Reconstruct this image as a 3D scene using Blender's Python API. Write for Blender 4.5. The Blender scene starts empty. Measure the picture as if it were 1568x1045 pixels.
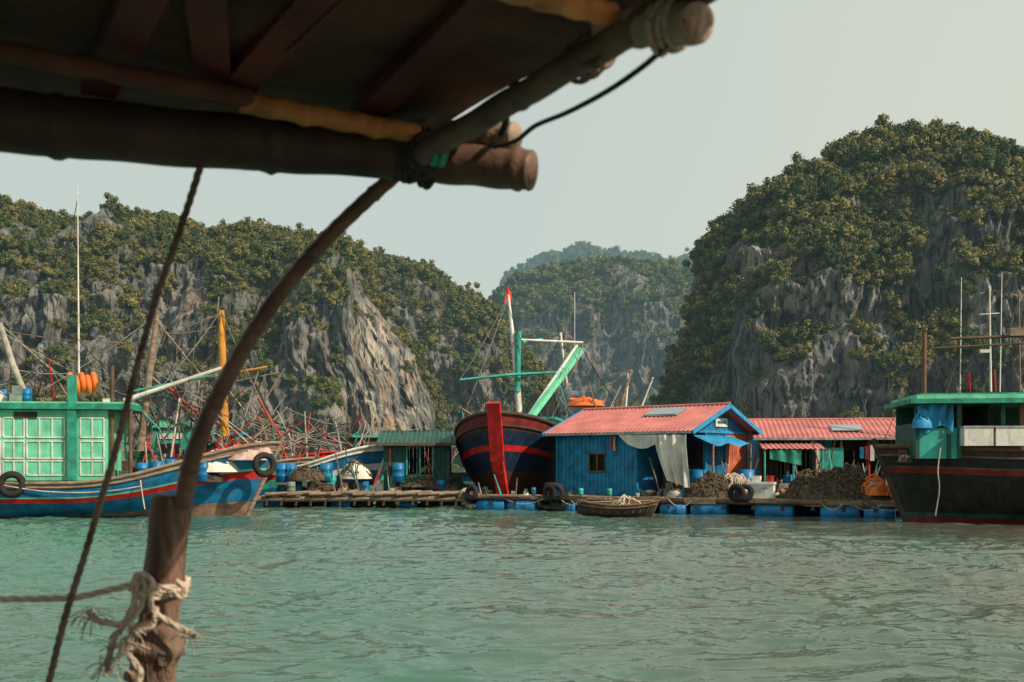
import bpy, math, random
import numpy as np
from mathutils import Vector, Matrix
random.seed(7); rng=np.random.default_rng(11)
F=1524.0; CZ=2.0; YH=705.0; CX=784.0
scene=bpy.context.scene
def P(px,py,d): return Vector(((px-CX)/F*d, d, CZ+(YH-py)/F*d))
# ------------------------------------------------------------ noise
def _hash(i,j,k,s):
    n=(i.astype(np.uint32)*np.uint32(374761393)+j.astype(np.uint32)*np.uint32(668265263)+k.astype(np.uint32)*np.uint32(2246822519)+np.uint32(s*3266489917&0xffffffff))
    n=(n^(n>>np.uint32(13)))*np.uint32(1274126177); n=n^(n>>np.uint32(16))
    n=n*np.uint32(2654435761); n=n^(n>>np.uint32(15))
    return n.astype(np.float64)/4294967295.0*2-1
def vn(x,y,z,s=0):
    x,y,z=np.broadcast_arrays(np.asarray(x,float),np.asarray(y,float),np.asarray(z,float))
    i=np.floor(x).astype(np.int64);j=np.floor(y).astype(np.int64);k=np.floor(z).astype(np.int64)
    fx=x-i;fy=y-j;fz=z-k
    fx=fx*fx*fx*(fx*(fx*6-15)+10);fy=fy*fy*fy*(fy*(fy*6-15)+10);fz=fz*fz*fz*(fz*(fz*6-15)+10)
    r=0
    for a in (0,1):
        for b in (0,1):
            for c in (0,1):
                r=r+_hash(i+a,j+b,k+c,s)*(fx if a else 1-fx)*(fy if b else 1-fy)*(fz if c else 1-fz)
    return r
def fbm(x,y,z,s=0,o=4,g=.5):
    r=0;a=1
    for q in range(o):
        r=r+a*vn(x*2**q+q*17.3,y*2**q+q*5.1,z*2**q-q*9.7,s+q); a*=g
    return r
# ------------------------------------------------------------ materials
def nn(nt,t,**k):
    n=nt.nodes.new(t)
    for a,b in k.items(): setattr(n,a,b)
    return n
def mixc(nt,fac,a,b,mode='MIX'):
    m=nn(nt,'ShaderNodeMix',data_type='RGBA',blend_type=mode)
    for sock,val in ((m.inputs[0],fac),(m.inputs[6],a),(m.inputs[7],b)):
        if hasattr(val,'is_linked'): nt.links.new(val,sock)
        else: sock.default_value=val if not isinstance(val,tuple) else (*val[:3],1)
    return m.outputs[2]
def noise(nt,scale,stretch=(1,1,1),detail=3,rough=.55,coord='Object'):
    tc=nn(nt,'ShaderNodeTexCoord'); mp=nn(nt,'ShaderNodeMapping'); mp.inputs['Scale'].default_value=stretch
    nz=nn(nt,'ShaderNodeTexNoise'); nz.inputs['Scale'].default_value=scale; nz.inputs['Detail'].default_value=detail; nz.inputs['Roughness'].default_value=rough
    nt.links.new(tc.outputs[coord],mp.inputs[0]); nt.links.new(mp.outputs[0],nz.inputs['Vector'])
    return nz.outputs['Fac']
def ramp(nt,fac,a,b,ca=(0,0,0),cb=(1,1,1)):
    r=nn(nt,'ShaderNodeValToRGB'); r.color_ramp.elements[0].position=a; r.color_ramp.elements[1].position=b
    r.color_ramp.elements[0].color=(*ca,1); r.color_ramp.elements[1].color=(*cb,1)
    nt.links.new(fac,r.inputs[0]); return r.outputs[0]
def base(name):
    m=bpy.data.materials.new(name); m.use_nodes=True; nt=m.node_tree
    return m,nt,nt.nodes['Principled BSDF']
MATS={}
def mat(name,col,rough=.65,var=.4,scale=2.5,grime=.45,gcol=(.07,.055,.04),bump=.25,bscale=14,stretch=(1,1,1),metal=0):
    if name in MATS: return MATS[name]
    m,nt,b=base(name)
    c1=tuple(c*(1-var) for c in col); c2=tuple(min(1,c*(1+var*.5)) for c in col)
    c=mixc(nt,ramp(nt,noise(nt,scale,stretch),.35,.65),c1,c2)
    st=ramp(nt,noise(nt,2.2,(2.2,2.2,.5),5,.65),.50,.72)
    mm=nn(nt,'ShaderNodeMath',operation='MULTIPLY'); nt.links.new(st,mm.inputs[0]); mm.inputs[1].default_value=grime
    c=mixc(nt,mm.outputs[0],c,gcol)
    nt.links.new(c,b.inputs['Base Color']); b.inputs['Roughness'].default_value=rough; b.inputs['Metallic'].default_value=metal
    b.inputs['Specular IOR Level'].default_value=.3
    bp=nn(nt,'ShaderNodeBump'); bp.inputs['Strength'].default_value=bump; bp.inputs['Distance'].default_value=.03
    nt.links.new(noise(nt,bscale,stretch),bp.inputs['Height']); nt.links.new(bp.outputs[0],b.inputs['Normal'])
    MATS[name]=m; return m
blue=mat('blue_paint',(.01,.2,.38)); hblue=mat('hull_blue_paint',(.006,.16,.34),.5,gcol=(.12,.07,.045)); mint=mat('mint_paint',(.16,.58,.38),var=.2,grime=.3)
mintd=mat('green_paint',(.03,.28,.19),.5); red=mat('red_paint',(.56,.02,.018),.5,grime=.3); dred=mat('dark_red_paint',(.18,.02,.018))
wood=mat('weathered_wood',(.26,.19,.14),.85,stretch=(1,1,4)); dwood=mat('dark_wood',(.055,.04,.032),.8); mwood=mat('brown_wood',(.13,.08,.05),.8)
white=mat('white_paint',(.68,.66,.6),var=.15); roofr=mat('red_corrugated_metal',(.5,.16,.145),.55,var=.25,scale=1.2,grime=.55,gcol=(.24,.15,.12))
tarp=mat('grey_tarp',(.62,.59,.52),.8,var=.22,scale=1.5,gcol=(.3,.27,.22)); orange=mat('orange_plastic',(.75,.17,.03),.5,var=.2,grime=.15)
gdark=mat('dark_green_paint',(.018,.09,.07),.6); teal=mat('teal_paint',(.04,.36,.3),.5,var=.3); black=mat('black_hull_paint',(.016,.02,.02),.5)
rubber=mat('rubber',(.018,.018,.018),.8); net=mat('brown_net',(.1,.075,.05),.95,var=.6,scale=9,bump=1); net2=mat('green_net',(.04,.09,.06),.95,var=.5,scale=9,bump=1)
yell=mat('yellow_orange_paint',(.62,.27,.03),.5); pink=mat('pinkish_tarp',(.55,.38,.33),.8); plast=mat('blue_plastic_drum',(.006,.17,.4),.4,var=.35,grime=.45)
steel=mat('grey_metal',(.35,.36,.35),.5); dark=mat('dark_interior',(.012,.012,.012),.9); bluet=mat('bright_blue_tarp',(.02,.27,.52),.6,var=.3)
ropem=mat('pale_rope',(.55,.44,.35),.9,bump=.6,bscale=60,grime=.3); roped=mat('dark_rope',(.035,.035,.035),.85); ropeb=mat('brown_rope',(.17,.12,.095),.9,scale=20)
glassm=mat('solar_panel_glass',(.25,.3,.33),.15,var=.1,grime=.1); hmaroon=mat('hull_maroon',(.075,.025,.022),.6); navy=mat('navy_hull_paint',(.008,.022,.055),.55); concrete=mat('terracotta_wall',(.5,.13,.06),.8)
crate=mat('grey_green_crate',(.16,.2,.17),.7); greyw=mat('bleached_wood',(.38,.35,.3),.85,var=.3)
# ------------------------------------------------------------ mesh builder
class MB:
    def __init__(s,T): s.T=T;s.v=[];s.f=[];s.m=[];s.s=[];s.mats=[]
    def add(s,vs,fs,m,smooth=False):
        if m not in s.mats: s.mats.append(m)
        i=s.mats.index(m); o=len(s.v)
        T=s.T
        s.v.extend([tuple(T@Vector(v)) for v in vs])
        for f in fs: s.f.append([o+q for q in f]); s.m.append(i); s.s.append(smooth)
    def box(s,c,sz,m,R=None):
        c=Vector(c); vs=[]
        for x in(-.5,.5):
            for y in(-.5,.5):
                for z in(-.5,.5):
                    p=Vector((x*sz[0],y*sz[1],z*sz[2])); 
                    if R is not None: p=R@p
                    vs.append(c+p)
        s.add(vs,[(0,1,3,2),(4,6,7,5),(0,4,5,1),(2,3,7,6),(0,2,6,4),(1,5,7,3)],m)
    def beam(s,a,b,w,h,m):
        a=Vector(a);b=Vector(b);d=b-a; R=d.to_track_quat('X','Z').to_matrix()
        s.box((a+b)/2,(d.length,w,h),m,R)
    def tube(s,pts,r,m,seg=8,smooth=True,cap=True):
        pts=[Vector(p) for p in pts]; n=len(pts)
        if not hasattr(r,'__len__'): r=[r]*n
        vs=[];fs=[]
        t0=(pts[1]-pts[0]).normalized(); ref=Vector((0,0,1)) if abs(t0.z)<.9 else Vector((1,0,0))
        u=t0.cross(ref).normalized()
        for i,p in enumerate(pts):
            t=(pts[min(i+1,n-1)]-pts[max(i-1,0)]).normalized()
            u=(u-t*u.dot(t)).normalized(); w=t.cross(u)
            for k in range(seg):
                a=2*math.pi*k/seg; vs.append(p+(u*math.cos(a)+w*math.sin(a))*r[i])
        for i in range(n-1):
            for k in range(seg):
                a=i*seg+k;b=i*seg+(k+1)%seg; fs.append((a,b,b+seg,a+seg))
        s.add(vs,fs,m,smooth)
        if cap: s.add([v for v in vs[:seg]]+[v for v in vs[-seg:]],[tuple(range(seg))[::-1],tuple(range(seg,2*seg))],m)
    def sheet(s,fn,nu,nv,m,smooth=True):
        vs=[fn(i/nu,j/nv) for j in range(nv+1) for i in range(nu+1)]; w=nu+1
        s.add(vs,[(j*w+i,j*w+i+1,(j+1)*w+i+1,(j+1)*w+i) for j in range(nv) for i in range(nu)],m,smooth)
    def barrel(s,c,ax,r,h,m,seg=16):
        c=Vector(c);ax=Vector(ax).normalized()
        q=[(-.5,.9),(-.49,1),(-.2,1),(-.17,1.06),(-.14,1),(.14,1),(.17,1.06),(.2,1),(.49,1),(.5,.9)]
        s.tube([c+ax*h*a for a,_ in q],[r*b for _,b in q],m,seg)
    def torus(s,c,ax,R,r,m,n=20):
        c=Vector(c);ax=Vector(ax).normalized();u=ax.orthogonal().normalized();w=ax.cross(u)
        s.tube([c+(u*math.cos(a)+w*math.sin(a))*R for a in [2*math.pi*i/n for i in range(n+1)]],r,m,8,cap=False)
    def rope(s,pts,r,m,tw=60):
        pts=smooth(pts,max(20,len(pts)*14)); n=len(pts); L=0; acc=[0]
        for i in range(1,n): L+=(pts[i]-pts[i-1]).length; acc.append(L)
        for k in range(3):
            q=[]
            for i,p in enumerate(pts):
                t=(pts[min(i+1,n-1)]-pts[max(i-1,0)]).normalized(); u=t.cross(Vector((.3,1,.2))).normalized(); w=t.cross(u)
                a=acc[i]*tw+k*2.094; q.append(p+(u*math.cos(a)+w*math.sin(a))*r*.5)
            s.tube(q,r*.6,m,6)
    def build(s,name):
        me=bpy.data.meshes.new(name); me.from_pydata(s.v,[],s.f)
        for m in s.mats: me.materials.append(m)
        me.polygons.foreach_set('material_index',s.m); me.polygons.foreach_set('use_smooth',s.s); me.update()
        o=bpy.data.objects.new(name,me); scene.collection.objects.link(o); return o
def smooth(pts,n):
    pts=[Vector(p) for p in pts]; q=[pts[0]*2-pts[1]]+pts+[pts[-1]*2-pts[-2]]; out=[]
    for i in range(n+1):
        t=i/n*(len(pts)-1); k=min(int(t),len(pts)-2); f=t-k; a,b,c,d=q[k:k+4]
        out.append(.5*((2*b)+(c-a)*f+(2*a-5*b+4*c-d)*f*f+(3*b-a-3*c+d)*f**3))
    return out
class G:
    def __init__(s,name,T=None): s.name=name;s.T=T or Matrix.Identity(4);s.p={}
    def __call__(s,part):
        if part not in s.p: s.p[part]=MB(s.T)
        return s.p[part]
    def done(s):
        if len(s.p)==1: return list(s.p.values())[0].build(s.name)
        e=bpy.data.objects.new(s.name,None); scene.collection.objects.link(e)
        for k,v in s.p.items():
            o=v.build(k); o.parent=e
        return e
class Frame:
    def __init__(s,X,Y,deg):
        s.X=X;s.Y=Y;a=math.radians(deg); s.f=(math.cos(a),math.sin(a)); s.n=(-s.f[1],s.f[0])
        s.T=Matrix.Translation((X,Y,0))@Matrix.Rotation(a,4,'Z')
    def loc(s,px,py,c=0,dy=0):
        k=(px-CX)/F
        x=(k*(s.Y+s.n[1]*c)-s.X-s.n[0]*c)/(s.f[0]-k*s.f[1]); Y=s.Y+s.f[1]*x+s.n[1]*c
        return Vector((x,c+dy,CZ+(YH-py)/F*Y))
def frame_px(px,d,deg): return Frame((px-CX)/F*d,d,deg)
def ss(a,b,x):
    t=min(1,max(0,(x-a)/(b-a))); return t*t*(3-2*t)
def hull(g,L,B,sheer,keel,bands,rake=1,sternw=.75,bowp=.55,deck=.8,gun=wood,gr=.07,deckm=wood,stem=None,stemr=.09,kmid=3.2,kbow=1.25,n=40):
    rows=[0]
    for sm,_ in bands:
        prev=rows[-1]; k=max(1,int((sm-prev)/.08)); rows+= [prev+(sm-prev)*(i+1)/k for i in range(k)]
    def pt(t,s,side):
        h=B/2*(sternw+(1-sternw)*math.sin(math.pi/2*min(1,t/.4)))
        if t>bowp: h*=max(0,1-((t-bowp)/(1-bowp))**2.3)
        k=kmid+(kbow-kmid)*ss(.35,1,t)
        y=h*(1-(1-s)**k)
        if t>.97: y=max(y,.03)
        z=keel(t)+(sheer(t)-keel(t))*s
        x=-L/2+L*t+rake*(s-1)*ss(.5,1,t)
        return Vector((x,side*y,z))
    mb=g('hull')
    for side in (-1,1):
        for ri in range(len(rows)-1):
            s0,s1=rows[ri],rows[ri+1]; m=[b for sm,b in bands if s1<=sm+1e-6][0]
            vs=[pt(i/n,s0,side) for i in range(n+1)]+[pt(i/n,s1,side) for i in range(n+1)]
            mb.add(vs,[(i,i+1,n+2+i,n+1+i) for i in range(n)],m,True)
        g('gunwale').tube([pt(i/n,1,side) for i in range(n+1)],gr,gun,6)
        bs=[sm for sm,_ in bands]
        g('rub_rail').tube([pt(i/n,max(.55,bs[-2] if len(bs)>1 else .8),side)+Vector((0,side*.02,0)) for i in range(n+1)],gr*.55,gun,6)
    vs=[pt(0,r,-1) for r in rows]+[pt(0,r,1) for r in rows[::-1]]
    mb.add(vs,[tuple(range(len(vs)))],bands[-1][1])
    vs=[];
    for i in range(n+1):
        a=pt(i/n,deck,-1);b=pt(i/n,deck,1); vs+=[a,b]
    g('deck').add(vs,[(2*i,2*i+1,2*i+3,2*i+2) for i in range(n)],deckm)
    sp=[pt(1,r,0) for r in np.linspace(0,1,8)]; top=sp[-1]+(sp[-1]-sp[-2])*.6
    g('stem_post').tube(sp+[top],stemr,stem or gun,8)
    for i in range(2,n,2):
        for side in(-1,1):
            a=pt(i/n,deck,side);b=pt(i/n,1,side); g('bulwark_ribs').beam(a*.985+Vector((0,0,a.z*.015)),b*.985+Vector((0,0,b.z*.015)),.06,.06,gun)
    return pt
def heap(mb,c,rx,ry,h,m,m2=None,seed=0,strands=40,sr=.03):
    c=Vector(c); r=random.Random(seed)
    def hh(x,y):
        q=x*x+y*y
        return max(0,(1-q))**.6*h*(1+.45*float(vn(x*2.3+seed,y*2.3,.5,seed))+.15*float(vn(x*7,y*7,seed,2)))
    def fn(u,v):
        a=u*2*math.pi; x=v*math.cos(a);y=v*math.sin(a); return c+Vector((x*rx,y*ry,hh(x,y)-.02))
    mb.sheet(fn,40,12,m)
    for i in range(strands):
        x=r.uniform(-.8,.8);y=r.uniform(-.8,.8);a=r.uniform(0,6.28);pts=[]
        for k in range(9):
            a+=r.uniform(-.9,.9); x+=math.cos(a)*.11;y+=math.sin(a)*.11
            if x*x+y*y>1: break
            pts.append(c+Vector((x*rx,y*ry,hh(x,y)+r.uniform(0,.06))))
        if len(pts)>3: mb.tube(smooth(pts,len(pts)*2),sr*r.uniform(.6,1.3),m2 or m,5)
def clutter(g,x0,x1,y0,y1,z,n,seed,part='gear',s=1):
    r=random.Random(seed); mb=g(part)
    for i in range(n):
        x=r.uniform(x0,x1);y=r.uniform(y0,y1);k=r.random()
        if k<.16: mb.barrel((x,y,z+.36*s),(0,0,1),.24*s,.72*s,r.choice([plast,plast,plast,teal,hblue,crate]),12)
        elif k<.4:
            w=r.uniform(.3,.6)*s;h=r.uniform(.2,.4)*s;m=r.choice([wood,tarp,teal,mwood,hblue,crate,mwood,dwood,crate]);R=Matrix.Rotation(r.uniform(-.6,.6),3,'Z')
            mb.box((x,y,z+h/2),(w,w*.7,h),m,R); mb.box((x,y,z+h+.012),(w*1.06,w*.76,.03),m,R)
            if r.random()<.5: mb.box((x+.05,y,z+h*1.5+.03),(w*.8,w*.6,h),r.choice([wood,crate,mwood]),R)
        elif k<.6: heap(mb,(x,y,z),r.uniform(.3,.7)*s,r.uniform(.3,.5)*s,r.uniform(.3,.55)*s,r.choice([net,net2,tarp,mwood,net,dwood]),r.choice([net,ropem,net2]),seed+i,12,.02)
        elif k<.68: mb.tube([(x,y,z),(x+.02,y,z+.3*s)],[.15*s,.2*s],r.choice([red,white,plast,rubber,teal]),12)
        elif k<.76: mb.torus((x,y,z+.1),(r.uniform(-.3,.3),r.uniform(-.3,.3),1),.28*s,.09*s,r.choice([rubber,rubber,orange,ropem]),16)
        else:
            l=r.uniform(1,2.4)*s;a=r.uniform(0,6.28); mb.tube([(x,y,z),(x+math.cos(a)*l*.35,y+math.sin(a)*l*.35,z+l)],[.035,.022],r.choice([wood,mwood,greyw,teal,red,wood]),6)
def sag(a,b,s,n=12):
    a=Vector(a);b=Vector(b); return [a.lerp(b,i/n)-Vector((0,0,s*4*(i/n)*(1-i/n))) for i in range(n+1)]
# ------------------------------------------------------------ hills
def addhaze(nt,b,h):  # aerial haze painted in as a constant bluish glow mixed over the surface
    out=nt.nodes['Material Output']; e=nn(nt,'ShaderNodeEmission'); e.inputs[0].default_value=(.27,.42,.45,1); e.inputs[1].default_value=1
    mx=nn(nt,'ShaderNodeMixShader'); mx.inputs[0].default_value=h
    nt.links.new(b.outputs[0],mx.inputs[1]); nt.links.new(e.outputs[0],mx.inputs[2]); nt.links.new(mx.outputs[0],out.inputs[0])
def rockmat(name,haze):
    m,nt,b=base(name)
    c=mixc(nt,ramp(nt,noise(nt,.3,(1,1,.2),5,.7),.36,.64),(.05,.065,.072),(.29,.29,.27))
    at=nn(nt,'ShaderNodeAttribute',attribute_name='pale')
    pn=ramp(nt,noise(nt,.2,(1,1,.3),4,.75),.42,.56)
    mu=nn(nt,'ShaderNodeMath',operation='MULTIPLY'); nt.links.new(at.outputs['Fac'],mu.inputs[0]); nt.links.new(pn,mu.inputs[1])
    pc=mixc(nt,ramp(nt,noise(nt,.16,(1,1,.5),2),.45,.62),(.6,.54,.45),(.48,.29,.18))
    c=mixc(nt,mu.outputs[0],c,pc)
    crk=ramp(nt,noise(nt,.75,(1,1,.14),4,.75),.40,.50)
    c=mixc(nt,crk,(.026,.033,.037),c)
    av=nn(nt,'ShaderNodeAttribute',attribute_name='veg')
    gr=mixc(nt,ramp(nt,noise(nt,.7,detail=4),.35,.65),(.022,.035,.014),(.13,.125,.045))
    c=mixc(nt,av.outputs['Fac'],c,gr)
    nt.links.new(c,b.inputs['Base Color']); b.inputs['Roughness'].default_value=.95; b.inputs['Specular IOR Level'].default_value=.1
    bp=nn(nt,'ShaderNodeBump'); bp.inputs['Strength'].default_value=1; bp.inputs['Distance'].default_value=2.2
    nt.links.new(noise(nt,.6,(1,1,.2),6,.75),bp.inputs['Height']); nt.links.new(bp.outputs[0],b.inputs['Normal'])
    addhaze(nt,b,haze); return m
def leafmat(name,haze,warm=1):
    m,nt,b=base(name)
    oi=nn(nt,'ShaderNodeObjectInfo')
    c=mixc(nt,oi.outputs['Random'],(.055,.09,.03),(.27*warm,.22,.075))
    c=mixc(nt,ramp(nt,noise(nt,1.6,detail=2),.34,.56),(.036,.058,.019),c)
    nt.links.new(c,b.inputs['Base Color']); b.inputs['Roughness'].default_value=.8; b.inputs['Specular IOR Level'].default_value=.15
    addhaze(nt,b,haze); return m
def bush_mesh(name,seed,m,tall=1.0):
    r=np.random.default_rng(seed); vs=[];fs=[]
    lobes=[(np.array([0,0,.35*tall]),.5)]
    for i in range(8):
        a=r.uniform(0,6.28); q=r.uniform(.35,.95); lobes.append((np.array([math.cos(a)*q,math.sin(a)*q,r.uniform(.0,.9)*tall]),r.uniform(.18,.38)))
    for c,R in lobes:
        for k in range(int(62*R/.4)+6):
            d=r.normal(size=3); d/=np.linalg.norm(d)
            if d[2]<-.3: d[2]*=-1
            p=c+d*R*r.uniform(.8,1.3); n=d+r.normal(size=3)*.4; n/=np.linalg.norm(n)
            u=np.cross(n,r.normal(size=3)); u/=np.linalg.norm(u); w=np.cross(n,u); s=r.uniform(.06,.13)
            o=len(vs); vs+=[p-u*s,p-w*s*.6,p+u*s,p+w*s*.6]; fs.append((o,o+1,o+2,o+3))
        o=len(vs)
        for zz in (-.7,0,.7):
            for q in range(6):
                a=q*1.047+zz; e=math.sqrt(1-zz*zz)*R*.8*r.uniform(.8,1.15); vs.append(c+np.array([math.cos(a)*e,math.sin(a)*e,zz*R*.8]))
        for z in (0,1):
            for q in range(6): fs.append((o+z*6+q,o+z*6+(q+1)%6,o+z*6+6+(q+1)%6,o+z*6+6+q))
        fs.append(tuple(o+12+q for q in range(6)))
    me=bpy.data.meshes.new(name); me.from_pydata([tuple(v) for v in vs],[],fs); me.materials.append(m); return me
def hill(name,sil,W,haze,nu,nv,seed,nb,bs=(1.2,3.2),pale=[],vegb=.0,warm=1,drop=2.5):
    C=[P(*q) for q in sil]; X=np.array([c.x for c in C]);Y=np.array([c.y for c in C]);Z=np.array([c.z for c in C])
    s=np.concatenate([[0],np.cumsum(np.hypot(np.diff(X),np.diff(Z)))]); t=np.linspace(0,s[-1],nu)
    X=np.interp(t,s,X);Y=np.interp(t,s,Y);Z=np.interp(t,s,Z)
    ker=np.ones(7)/7; Z[3:-3]=np.convolve(Z,ker,'valid'); 
    a=np.concatenate([np.linspace(-.12,1.9,int(nv*.85)),np.linspace(1.95,2.9,nv-int(nv*.85))])
    A,XX=np.meshgrid(a,X,indexing='ij'); YY=np.broadcast_to(Y,A.shape);ZZ=np.broadcast_to(Z,A.shape)
    zm=Z.max(); Wf=W*np.sqrt(np.clip(ZZ/zm,.05,1))
    sa=np.sin(A); z=ZZ*np.sign(sa)*np.abs(sa)**.9; y=YY-Wf*np.cos(A)
    x=XX.copy()
    ny=-np.cos(A);nz=sa
    k=W/60.; sup=np.clip(sa,0,1)**5
    big=fbm(x/34/k,y/60/k,z/55/k,seed,3)*11*k*(1-.82*sup)
    flute=-np.abs(fbm(x/7/k,y/9/k,z/34/k,seed+9,3))*6.2*k*(1-.6*sup)
    fl2=-np.abs(fbm(x/2.2/k,y/3/k,z/15/k,seed+13,2))*2.4*k*(1-.6*sup)
    ledge=fbm(x/20/k,y/20/k,z/5.5/k,seed+21,3)*2.8*k*(1-.5*sup)
    fine=fbm(x/2.0/k,y/2.0/k,z/4/k,seed+33,3)*.8*k
    D=(big+flute+fl2+ledge+fine)*np.clip(ZZ/(zm*.15),.15,1)
    y=y+ny*D; z=z+nz*D*.45; x=x+fbm(x/15,y/15,z/15,seed+50,2)*2.0*k
    el=((z-CZ)/y).max(axis=0); tg=(Z-drop+1.4*fbm(X/7,X*0,X*0,seed+3,3)-CZ)/Y; fac=np.clip(tg/np.maximum(el,1e-3),.5,1.3)
    kk=np.ones(9)/9; fac=np.convolve(np.pad(fac,4,'edge'),kk,'valid'); z=np.where(z>0,z*fac[None,:],z)
    Pn=np.stack([x,y,z],-1)
    du=np.gradient(Pn,axis=1);dv=np.gradient(Pn,axis=0); N=np.cross(du,dv); N/=np.linalg.norm(N,axis=-1,keepdims=True)+1e-9
    if N[nv//3,nu//2,1]>0: N=-N
    veg=N[...,2]*.8+fbm(x/13/k,y/13/k,z/16/k,seed+70,3)*.5+fbm(x/4.5/k,y/4.5/k,z/5/k,seed+75,2)*.45+.14+vegb+.35*sup
    ppx=CX+x/y*F; ppy=YH-(z-CZ)/y*F
    pl=np.full(A.shape,.22)
    for (bx,by,br,brz,st) in pale:
        gsn=np.exp(-((ppx-bx)/br)**2-((ppy-by)/brz)**2)*st; pl=np.maximum(pl,gsn); veg=veg-gsn*.4
    vm=np.clip((veg-.35)*3.0,0,1)
    me=bpy.data.meshes.new(name); n0,n1=A.shape
    idx=np.arange(n0*n1).reshape(n0,n1); q=np.stack([idx[:-1,:-1],idx[:-1,1:],idx[1:,1:],idx[1:,:-1]],-1).reshape(-1,4)
    me.vertices.add(n0*n1); me.vertices.foreach_set('co',Pn.reshape(-1).astype(np.float32))
    me.loops.add(q.size); me.loops.foreach_set('vertex_index',q.reshape(-1).astype(np.int32))
    me.polygons.add(len(q)); me.polygons.foreach_set('loop_start',np.arange(0,q.size,4,dtype=np.int32)); me.polygons.foreach_set('loop_total',np.full(len(q),4,dtype=np.int32))
    me.polygons.foreach_set('use_smooth',np.zeros(len(q),bool))
    me.update(calc_edges=True)
    for nm,ar in (('veg',vm),('pale',np.clip(pl,0,1))):
        at=me.attributes.new(nm,'FLOAT','POINT'); at.data.foreach_set('value',ar.reshape(-1).astype(np.float32))
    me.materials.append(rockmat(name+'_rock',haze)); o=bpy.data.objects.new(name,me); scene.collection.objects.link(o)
    area=np.linalg.norm(np.cross(du,dv),axis=-1); prob=area*np.clip((veg-.25)*2.4,0,1)*(A>.02)*(A<1.95)*(z>.5)
    prob=prob.reshape(-1); prob/=prob.sum(); pick=rng.choice(len(prob),nb,p=prob)
    pos=Pn.reshape(-1,3)[pick]+rng.normal(size=(nb,3))*np.array([.7,.3,.5])*k; nor=N.reshape(-1,3)[pick]; vv=veg.reshape(-1)[pick]
    up=nor*.5+np.array([0,0,.75])+rng.normal(size=(nb,3))*.25; up/=np.linalg.norm(up,axis=1,keepdims=True)
    sc=(bs[0]+(bs[1]-bs[0])*rng.random(nb)**2.2)*np.clip(.5+vv*.6,.45,1.15)
    par=bpy.data.objects.new(name+'_vegetation',None); scene.collection.objects.link(par)
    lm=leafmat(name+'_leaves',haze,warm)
    for vi in range(6):
        sel=np.arange(vi,nb,6); vs=np.zeros((len(sel),4,3))
        for j,ii in enumerate(sel):
            u=np.cross(up[ii],rng.normal(size=3)); u/=np.linalg.norm(u); w=np.cross(up[ii],u); h=sc[ii]/2
            vs[j]=[pos[ii]-u*h-w*h,pos[ii]+u*h-w*h,pos[ii]+u*h+w*h,pos[ii]-u*h+w*h]
        im=bpy.data.meshes.new('shrub_positions'); im.from_pydata([tuple(v) for v in vs.reshape(-1,3)],[],[(4*j,4*j+1,4*j+2,4*j+3) for j in range(len(sel))])
        io=bpy.data.objects.new('shrub_mass_%d'%vi,im); scene.collection.objects.link(io); io.parent=par
        io.instance_type='FACES'; io.use_instance_faces_scale=True; io.show_instancer_for_render=False; io.show_instancer_for_viewport=False
        bo=bpy.data.objects.new('shrub',bush_mesh('shrub',seed*10+vi,lm,[.8,1.0,1.4,.9,1.2,.7][vi])); scene.collection.objects.link(bo); bo.parent=io
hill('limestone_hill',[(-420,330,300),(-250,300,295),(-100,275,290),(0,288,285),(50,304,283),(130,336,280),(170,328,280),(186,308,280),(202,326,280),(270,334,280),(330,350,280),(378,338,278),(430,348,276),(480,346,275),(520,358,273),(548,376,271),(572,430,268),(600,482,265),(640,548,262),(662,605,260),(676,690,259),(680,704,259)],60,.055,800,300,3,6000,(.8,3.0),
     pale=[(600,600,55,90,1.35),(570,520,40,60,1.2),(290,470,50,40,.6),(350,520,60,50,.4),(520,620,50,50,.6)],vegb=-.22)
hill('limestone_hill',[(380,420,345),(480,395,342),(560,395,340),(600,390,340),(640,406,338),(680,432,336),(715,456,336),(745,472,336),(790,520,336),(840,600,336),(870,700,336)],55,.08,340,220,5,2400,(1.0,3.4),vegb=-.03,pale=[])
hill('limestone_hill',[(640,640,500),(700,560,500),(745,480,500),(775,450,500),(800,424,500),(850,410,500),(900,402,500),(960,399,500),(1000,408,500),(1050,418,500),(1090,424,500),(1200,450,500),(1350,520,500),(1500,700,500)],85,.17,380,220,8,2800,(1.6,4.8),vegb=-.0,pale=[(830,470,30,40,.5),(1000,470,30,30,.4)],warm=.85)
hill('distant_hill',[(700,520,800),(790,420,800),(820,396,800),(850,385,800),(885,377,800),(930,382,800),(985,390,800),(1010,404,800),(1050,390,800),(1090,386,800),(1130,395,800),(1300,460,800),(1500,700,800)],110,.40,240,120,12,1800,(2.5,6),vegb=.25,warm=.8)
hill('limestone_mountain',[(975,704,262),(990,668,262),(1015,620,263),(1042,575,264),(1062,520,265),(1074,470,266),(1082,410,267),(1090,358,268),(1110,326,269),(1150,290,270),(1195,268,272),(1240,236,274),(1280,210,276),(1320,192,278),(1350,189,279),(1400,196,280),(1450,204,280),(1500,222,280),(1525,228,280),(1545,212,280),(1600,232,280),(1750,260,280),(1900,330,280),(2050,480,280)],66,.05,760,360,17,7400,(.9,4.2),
     pale=[(1250,440,55,45,1.15),(1310,480,50,45,1.1),(1175,390,35,60,.8),(1230,530,45,35,.6),(1550,480,50,60,.6),(1440,440,25,50,.4)],vegb=-.04,drop=5)
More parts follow.
